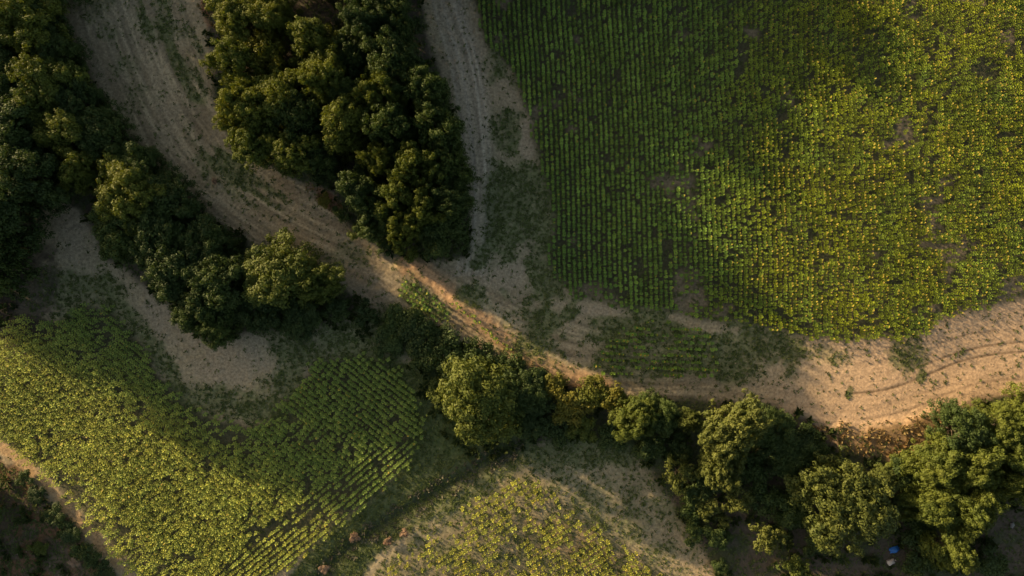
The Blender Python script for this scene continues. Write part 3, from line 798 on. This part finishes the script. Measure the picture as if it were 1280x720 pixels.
# thin line of yellow flowers along the sunlit strip
tt = np.linspace(0, 1, 34); lx = 566 + tt * 72 + RNG.normal(0, 2.5, 34); ly = 378 + tt * 58 + RNG.normal(0, 2.5, 34)
addg('line', (lx, ly), 0.75, 1.0, np.array([0.10, 0.12, 0.02]))

allp = []
for gi, (key, X, Y, size, bloom, tone) in enumerate(GROUPS):
    n = len(X)
    b = bloom if bloom is not None else np.clip(0.04 + 0.27 * sstep(840, 1000, X + (Y - 200) * 0.15) * 2.3 * sstep(0.35, 0.75, fbm(X / 5.5, Y / 45, 96, 3)), 0, 0.9)
    fl = RNG.random(n) < b
    sc = size * RNG.uniform(0.68, 1.2, n)
    tn = tone[None] * (0.75 + 0.5 * fbm(X / 28, Y / 28, 97, 3))[:, None] * RNG.uniform(0.65, 1.35, n)[:, None]
    if key == 'right': tn = tn * (0.55 + 0.9 * fbm(X / 5.0, Y / 35, 99, 3))[:, None]
    yel = RNG.random(n)[:, None] * 0.5
    if key == 'right': yel = np.clip(yel + (sstep(840, 1010, X + (Y - 200) * 0.1) * fbm(X / 25, Y / 25, 98, 3) * 2.3)[:, None], 0, 1.9); tn = tn * (1 - 0.2 * sstep(840, 1000, X))[:, None]  # golden sunlight of the right part put into the leaf colour
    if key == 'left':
        shade_w = sstep(-30, 45, (X * 0.53 - (Y - 388) * 0.848))[:, None] * 0.55  # leaf tone changes along the cast shadow edge: lit and shaded greens painted in
        tn = tn * (1 - shade_w) + np.array([0.095, 0.190, 0.050]) * shade_w; yel = yel * (1 - shade_w)
    tn = tn * (1 - yel) + tn * np.array([1.45, 1.14, 0.75]) * yel
    for i in range(n): allp.append((gi, key, X[i], Y[i], sc[i], fl[i], tn[i]))
print('sunflowers', len(allp))

# the plants nearest the camera stand as things of their own
def nearness(p): return math.hypot(p[2] - 640, p[3] - 360) - 70 * p[4] + (0 if p[5] else 25)
order = sorted(range(len(allp)), key=lambda i: nearness(allp[i]))
single = set(order[:300])
SFP = []
for v in range(6):
    V, F = PLP[v]
    sv, sf = join_tubes([tube((0, 0, -0.05), (0, 0, 1.52), 0.02, 0.014, 5, 0.0, 2)])
    ml = mesh_from('leaves', V, F, [M_LEAF]); add_col(ml, np.tile(GREEN * random.uniform(0.85, 1.15), (len(V), 1)))
    mstem = mesh_from('stem', sv, sf, [M_STEM])
    hv, T, D = HDP[v]
    mh = mesh_from('flower_head', hv, [T, D], [M_PETAL, M_DISC], mi=[0] * len(T) + [1] * len(D))
    SFP.append((ml, mstem, mh))
LAB = {
 'right': ('green sunflower plant in the near corner of the large sunflower field', 'sunflowers in the near corner of the large field'),
 'patch': ('sunflower plant in the small patch of short level rows below the large field', 'sunflowers of the small patch below the large field'),
 'patchf': ('sunflower plant in the small dark green patch between the track and the low hedge', 'sunflowers of the small patch by the track'),
 'line': ('small yellow sunflower in the thin line along the sunny orange strip', 'yellow sunflowers along the bank'),
 'left': ('shaded sunflower plant at the upper right end of the left field', 'sunflowers at the upper right end of the left field'),
 'bottom': ('sunflower plant at the upper end of the bottom plot', 'sunflowers at the upper end of the bottom plot'),
}
BIGV = []; BF = []; BT = []; BD = []; BCOL = []; off = 0
for i, (gi, key, x, y, sc, fl, tn) in enumerate(allp):
    X, Y = to_world(x, y); z = float(zat(x, y)); a = RNG.uniform(-0.5, 0.5) if fl else RNG.uniform(0, 2 * PI)
    v = int(RNG.integers(0, 6))
    if i in single:
        lb, gr = LAB[key]
        root = link('sunflower', None, loc=(float(X), float(Y), z), label=lb, category='sunflower', group=gr)
        root.scale = (sc,) * 3; root.rotation_euler = (0, 0, a); root.empty_display_size = 0.2
        link('leaves', SFP[v][0], root); link('stem', SFP[v][1], root)
        if fl: link('flower_head', SFP[v][2], root)
        continue
    c, s = math.cos(a) * sc, math.sin(a) * sc
    Rm = np.array([[c, -s, 0], [s, c, 0], [0, 0, sc]])
    P, F = PLP[v]; o3 = np.array([float(X), float(Y), z])
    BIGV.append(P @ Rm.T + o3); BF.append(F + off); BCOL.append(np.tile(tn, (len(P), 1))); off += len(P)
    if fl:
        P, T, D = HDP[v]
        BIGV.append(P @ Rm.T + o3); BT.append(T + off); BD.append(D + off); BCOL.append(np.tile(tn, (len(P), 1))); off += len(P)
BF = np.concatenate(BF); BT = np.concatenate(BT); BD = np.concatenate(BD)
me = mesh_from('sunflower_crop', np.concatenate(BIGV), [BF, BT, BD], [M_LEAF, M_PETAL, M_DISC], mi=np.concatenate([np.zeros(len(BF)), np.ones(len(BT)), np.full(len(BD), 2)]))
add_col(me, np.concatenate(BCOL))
link('sunflower_crop', me, kind='stuff', label='rows of green and yellow sunflowers filling the cultivated fields', category='sunflowers')

# ------------------------------------------------------------------ weeds and grass
def tufts(name, X, Y, size, cols, hgt, nblade, seed, label, flat=0.5):
    r = np.random.default_rng(seed); n = len(X)
    wx, wy = to_world(X, Y); wz = zat(X, Y)
    k = nblade
    a = r.uniform(0, 2 * PI, (n, k)); el = r.uniform(0.15, 1.2, (n, k)) * (1 - flat) + r.uniform(0.1, 0.5, (n, k)) * flat
    ln = size[:, None] * r.uniform(0.6, 1.3, (n, k)); w = ln * 0.22
    dx = np.cos(a); dy = np.sin(a)
    b0 = np.stack([wx[:, None] + dx * 0.1 * ln, wy[:, None] + dy * 0.1 * ln, np.repeat(wz[:, None], k, 1)], -1)
    ex = ln * np.cos(el); ez = ln * np.sin(el) * hgt
    mid = b0 + np.stack([dx * ex * 0.5, dy * ex * 0.5, ez * 0.75], -1)
    tip = b0 + np.stack([dx * ex, dy * ex, ez * 0.9], -1)
    sd = np.stack([-dy * w, dx * w, np.zeros_like(w)], -1)
    V = np.stack([b0, mid - sd, tip, mid + sd], 2).reshape(-1, 3)
    F = np.arange(len(V)).reshape(-1, 4)
    me = mesh_from(name, V, F, [M_WEED]); add_col(me, np.repeat(cols, 4 * k, 0))
    link(name, me, kind='stuff', label=label, category='plants')

N = 240000
X = RNG.uniform(-60, 1340, N); Y = RNG.uniform(-60, 780, N)
m = masks(X, Y); W = weediness(X, Y, m)
clump = sstep(0.42, 0.62, fbm(X / 5.5, Y / 5.5, 111, 3))
dsw, _, _ = polydist(X, Y, TRACK_SW, False)
p = (W * (0.3 + 0.9 * clump) * (1 - 0.8 * m['wood']) + 0.12 * clump * (1 - m['right']) + 0.25 * m['wood'] + 0.10 * m['right'] + 0.5 * m['scrub']) * sstep(3, 9, dsw)
k = RNG.random(N) < p * 0.85
X, Y, W = X[k], Y[k], W[k]
print('weeds', len(X))
g = fbm(X / 35, Y / 35, 112, 3)[:, None]
cols = np.array([0.065, 0.095, 0.028]) * (1 - g) + np.array([0.125, 0.145, 0.048]) * g
cols = cols * RNG.uniform(0.7, 1.3, (len(X), 1))
tufts('weeds', X, Y, RNG.uniform(0.12, 0.34, len(X)), cols, 0.8, 7, 5, 'low green weeds scattered over the bare soil and field margins')

N = 30000
X = RNG.uniform(240, 1340, N); Y = RNG.uniform(-20, 760, N)
rust = soft(X, Y, [(1020, 532), (1070, 538), (1120, 530), (1168, 512), (1182, 530), (1150, 578), (1100, 575), (1050, 560)], 8, 8, 58)
dD, _, _ = polydist(X, Y, DITCH, False)
p = rust + blob(X, Y, 410, 250, 26, 10, 40, 59) * 0.6 + blob(X, Y, 262, 10, 9, 26, 0, 60) + blob(X, Y, 730, 488, 70, 8, 12, 62) + 0.7 * (np.abs(dD - 9) < 5)
k = RNG.random(N) < p
X, Y = X[k], Y[k]; dD = dD[k]
g = RNG.random((len(X), 1))
cols = np.array([0.16, 0.098, 0.040]) * (1 - g) + np.array([0.23, 0.175, 0.075]) * g
gr = np.array([0.13, 0.12, 0.085]) * RNG.uniform(0.6, 1.3, (len(X), 1))
cols = np.where((dD < 16)[:, None], gr, cols)
tufts('dry_grass', X, Y, RNG.uniform(0.25, 0.55, len(X)), cols, 1.0, 7, 6, 'rusty dry grass on the banks and grey dead stalks along the ditch', 0.1)

N = 26000
X = RNG.uniform(-60, 1340, N); Y = RNG.uniform(-60, 780, N)
m = masks(X, Y)
open_ = sum(blob(X, Y, *b) for b in ((380, 15, 50, 22, 0, 1), (520, 25, 16, 40, 0, 2), (1262, 680, 30, 50, 0, 3), (930, 690, 40, 40, 0, 4), (1040, 712, 60, 12, 0, 5), (1112, 696, 16, 14, 0, 6), (952, 604, 14, 9, 0, 7), (60, 300, 45, 110, 15, 8), (1090, 552, 60, 26, 0, 9), (410, 252, 30, 14, 40, 10)))
p = m['wood'] * np.clip(1 - open_, 0, 1) * (0.35 + 0.65 * sstep(0.4, 0.6, fbm(X / 14, Y / 14, 131, 3))) + 0.8 * soft(X, Y, [(395, 375), (450, 380), (520, 395), (580, 425), (640, 460), (600, 480), (540, 470), (470, 430), (400, 410)], 6, 6, 133) + 0.5 * m['scrub'] * sstep(0.5, 0.6, fbm(X / 16, Y / 16, 132, 3))
k = RNG.random(N) < p * 0.55
X, Y = X[k], Y[k]; print('undergrowth', len(X))
g = fbm(X / 30, Y / 30, 134, 3)[:, None]
cols = (np.array([0.022, 0.040, 0.012]) * (1 - g) + np.array([0.060, 0.078, 0.020]) * g) * RNG.uniform(0.7, 1.3, (len(X), 1))
tufts('undergrowth', X, Y, RNG.uniform(0.4, 0.95, len(X)), cols, 1.3, 14, 8, 'dark leafy undergrowth filling the ground between the trees and along the hedges', 0.3)

# clods and small stones on the bare ground
N = 26000
X = RNG.uniform(-20, 1300, N); Y = RNG.uniform(-20, 740, N)
m = masks(X, Y)
d1, _, _ = polydist(X, Y, TRACK1, False)
p = (1 - m['wood']) * (1 - 0.8 * m['right']) * (1 - 0.8 * m['left']) * (0.25 + 0.75 * sstep(0.45, 0.6, fbm(X / 16, Y / 16, 120, 3))) * (1 - 0.5 * sstep(60, 110, d1))
k = RNG.random(N) < p; X, Y = X[k], Y[k]
n = len(X); r_ = RNG.uniform(0.03, 0.10, n) ** 1.0
octa = np.array([(1, 0, 0), (0, 1, 0), (-1, 0, 0), (0, -1, 0), (0, 0, 0.75), (0, 0, -0.4)])
ft = np.array([(0, 1, 4), (1, 2, 4), (2, 3, 4), (3, 0, 4)])
wx, wy = to_world(X, Y)
V = octa[None] * (r_[:, None, None] * RNG.uniform(0.6, 1.4, (n, 6, 3))) + np.stack([wx, wy, zat(X, Y)], -1)[:, None]
F = (ft[None] + (np.arange(n) * 6)[:, None, None]).reshape(-1, 3)
me = mesh_from('clods', V.reshape(-1, 3), F, [M_GROUND])
add_col(me, np.repeat(np.array([0.22, 0.165, 0.115]) * RNG.uniform(0.7, 1.25, (n, 1)), 6, 0))
link('clods', me, kind='stuff', label='clods of pale earth scattered over the bare ground', category='clods')

# ------------------------------------------------------------------ small man-made things
def sheet(px, py, w, d, rot, mat, name, label, cat, seed):
    r = np.random.default_rng(seed)
    X, Y = to_world(px, py); n = 14
    u, v = np.meshgrid(np.linspace(-.5, .5, n), np.linspace(-.5, .5, n))
    xx = u * w * (1 + 0.12 * np.sin(v * 9)); yy = v * d * (1 + 0.15 * np.cos(u * 7))
    zz = 0.85 * np.exp(-((u * 1.7) ** 2 + (v * 1.5) ** 2) * 2.2) + 0.10 * (fbm(u * 9 + 5, v * 9 + 3, seed, 2)) + 0.03
    top = np.stack([xx, yy, zz], -1).reshape(-1, 3)
    idx = np.arange(n * n).reshape(n, n)
    F = np.stack([idx[:-1, :-1], idx[:-1, 1:], idx[1:, 1:], idx[1:, :-1]], -1).reshape(-1, 4)
    me = mesh_from(name, top, F, [mat], smooth=True)
    o = link(name, me, loc=(float(X), float(Y), float(zat(px, py))), label=label, category=cat)
    o.rotation_euler = (0, 0, rot)
    md = o.modifiers.new('thick', 'SOLIDIFY'); md.thickness = 0.02
    return o
M_BLUE = plain_mat('blue_sheet', (0.02, 0.16, 0.50), 0.45, c2=(0.015, 0.11, 0.36), scale=3)
M_SACK = plain_mat('pale_sack', (0.60, 0.52, 0.46), 0.8, c2=(0.35, 0.28, 0.24), scale=9)
M_PLANK = plain_mat('weathered_plank', (0.46, 0.46, 0.47), 0.7, c2=(0.30, 0.30, 0.31), scale=5)
sheet(1117, 686, 1.5, 0.9, 0.35, M_BLUE, 'tarpaulin', 'crumpled blue sheet lying on the dark ground right of the big round crown', 'tarpaulin', 4)
import bmesh
def sack(px, py, L, label, cat, name, mat, rot, seed):
    bm = bmesh.new(); bmesh.ops.create_icosphere(bm, subdivisions=3, radius=0.5)
    for v in bm.verts:
        p = v.co; q = 1 + 0.22 * math.sin(p.x * 9 + seed) * math.cos(p.y * 8)
        v.co = Vector((math.copysign(abs(p.x * 2) ** 0.7, p.x) * L / 2 * q, math.copysign(abs(p.y * 2) ** 0.8, p.y) * L * 0.36 * q, max(p.z, -0.28) * L * 0.55 + L * 0.15))
    bm.verts.ensure_lookup_table()
    me = bpy.data.meshes.new('sack_body'); bm.to_mesh(me); bm.free(); me.materials.append(mat)
    me.polygons.foreach_set('use_smooth', [True] * len(me.polygons))
    X, Y = to_world(px, py)
    root = link(name, None, loc=(float(X), float(Y), float(zat(px, py))), label=label, category=cat); root.rotation_euler = (0, 0, rot)
    link('sack_body', me, root)
    V, F = join_tubes([tube((L * 0.5, 0, L * .18), (L * 0.66, 0.02, L * .24), 0.05, 0.13, 8, 0, 2)])
    link('sack_neck', mesh_from('sack_neck', V, F, [mat], smooth=True), root)
sack(1113, 702, 1.15, 'pale pinkish sack lying just below the blue sheet', 'sack', 'sack', M_SACK, 0.4, 1)
sack(1263, 656, 0.8, 'dull grey sack on the dark bare ground at the right edge', 'sack', 'sack', plain_mat('grey_sack', (0.24, 0.22, 0.21), 0.85), 1.2, 3)
def planks():
    X, Y = to_world(950, 604)
    root = link('plank', None, loc=(float(X), float(Y), float(zat(950, 604)) + 0.02), label='long pale grey plank lying in the shade under the southern hedge', category='plank')
    root.rotation_euler = (0, 0, math.radians(38))
    for y, l, zz in ((-0.12, 2.1, 0.06), (0.13, 1.8, 0.05)):
        bm = bmesh.new(); bmesh.ops.create_cube(bm, size=1.0); bmesh.ops.scale(bm, vec=(l, 0.21, 0.05), verts=bm.verts); bmesh.ops.bevel(bm, geom=bm.edges[:], offset=0.008, segments=1, affect='EDGES')
        bmesh.ops.translate(bm, vec=(0, y, zz), verts=bm.verts)
        me = bpy.data.meshes.new('board'); bm.to_mesh(me); bm.free(); me.materials.append(M_PLANK)
        link('board', me, root)
planks()

# ------------------------------------------------------------------ light, sky, camera
EL = 10.5; AZ = 32.0
d = Vector((math.cos(math.radians(AZ)) * math.cos(math.radians(EL)), -math.sin(math.radians(AZ)) * math.cos(math.radians(EL)), -math.sin(math.radians(EL))))
sun = bpy.data.lights.new('sun', 'SUN'); sun.energy = 5.0; sun.angle = math.radians(0.9); sun.color = (1.0, 0.80, 0.54)
so = bpy.data.objects.new('sun', sun); COL.objects.link(so); so.rotation_euler = d.to_track_quat('-Z', 'Y').to_euler(); so.location = (-60, 40, 60)

w = bpy.data.worlds.new('World'); scene.world = w; w.use_nodes = True
nt = w.node_tree; bg = nt.nodes['Background']
sky = nt.nodes.new('ShaderNodeTexSky'); sky.sky_type = 'NISHITA'; sky.sun_disc = False
sky.sun_elevation = math.radians(EL); sky.sun_rotation = math.atan2(-d.x, -d.y)
sky.air_density = 1.0; sky.dust_density = 3.0; sky.ozone_density = 0.6
nt.links.new(sky.outputs[0], bg.inputs['Color']); bg.inputs['Strength'].default_value = 0.10

cam = bpy.data.cameras.new('camera'); cam.lens = 24; cam.sensor_width = 36; cam.clip_end = 8000; cam.clip_start = 1
co = bpy.data.objects.new('camera', cam); COL.objects.link(co); co.location = (0, 0, H); co.rotation_euler = (0, 0, 0)
scene.camera = co

scene.view_settings.view_transform = 'Standard'; scene.view_settings.look = 'None'
scene.view_settings.exposure = 1.35; scene.view_settings.gamma = 1.0
scene.view_settings.use_white_balance = True; scene.view_settings.white_balance_temperature = 7500; scene.view_settings.white_balance_tint = 10
scene.render.engine = 'CYCLES'
scene.cycles.max_bounces = 5; scene.cycles.diffuse_bounces = 3; scene.cycles.transmission_bounces = 3; scene.cycles.transparent_max_bounces = 4
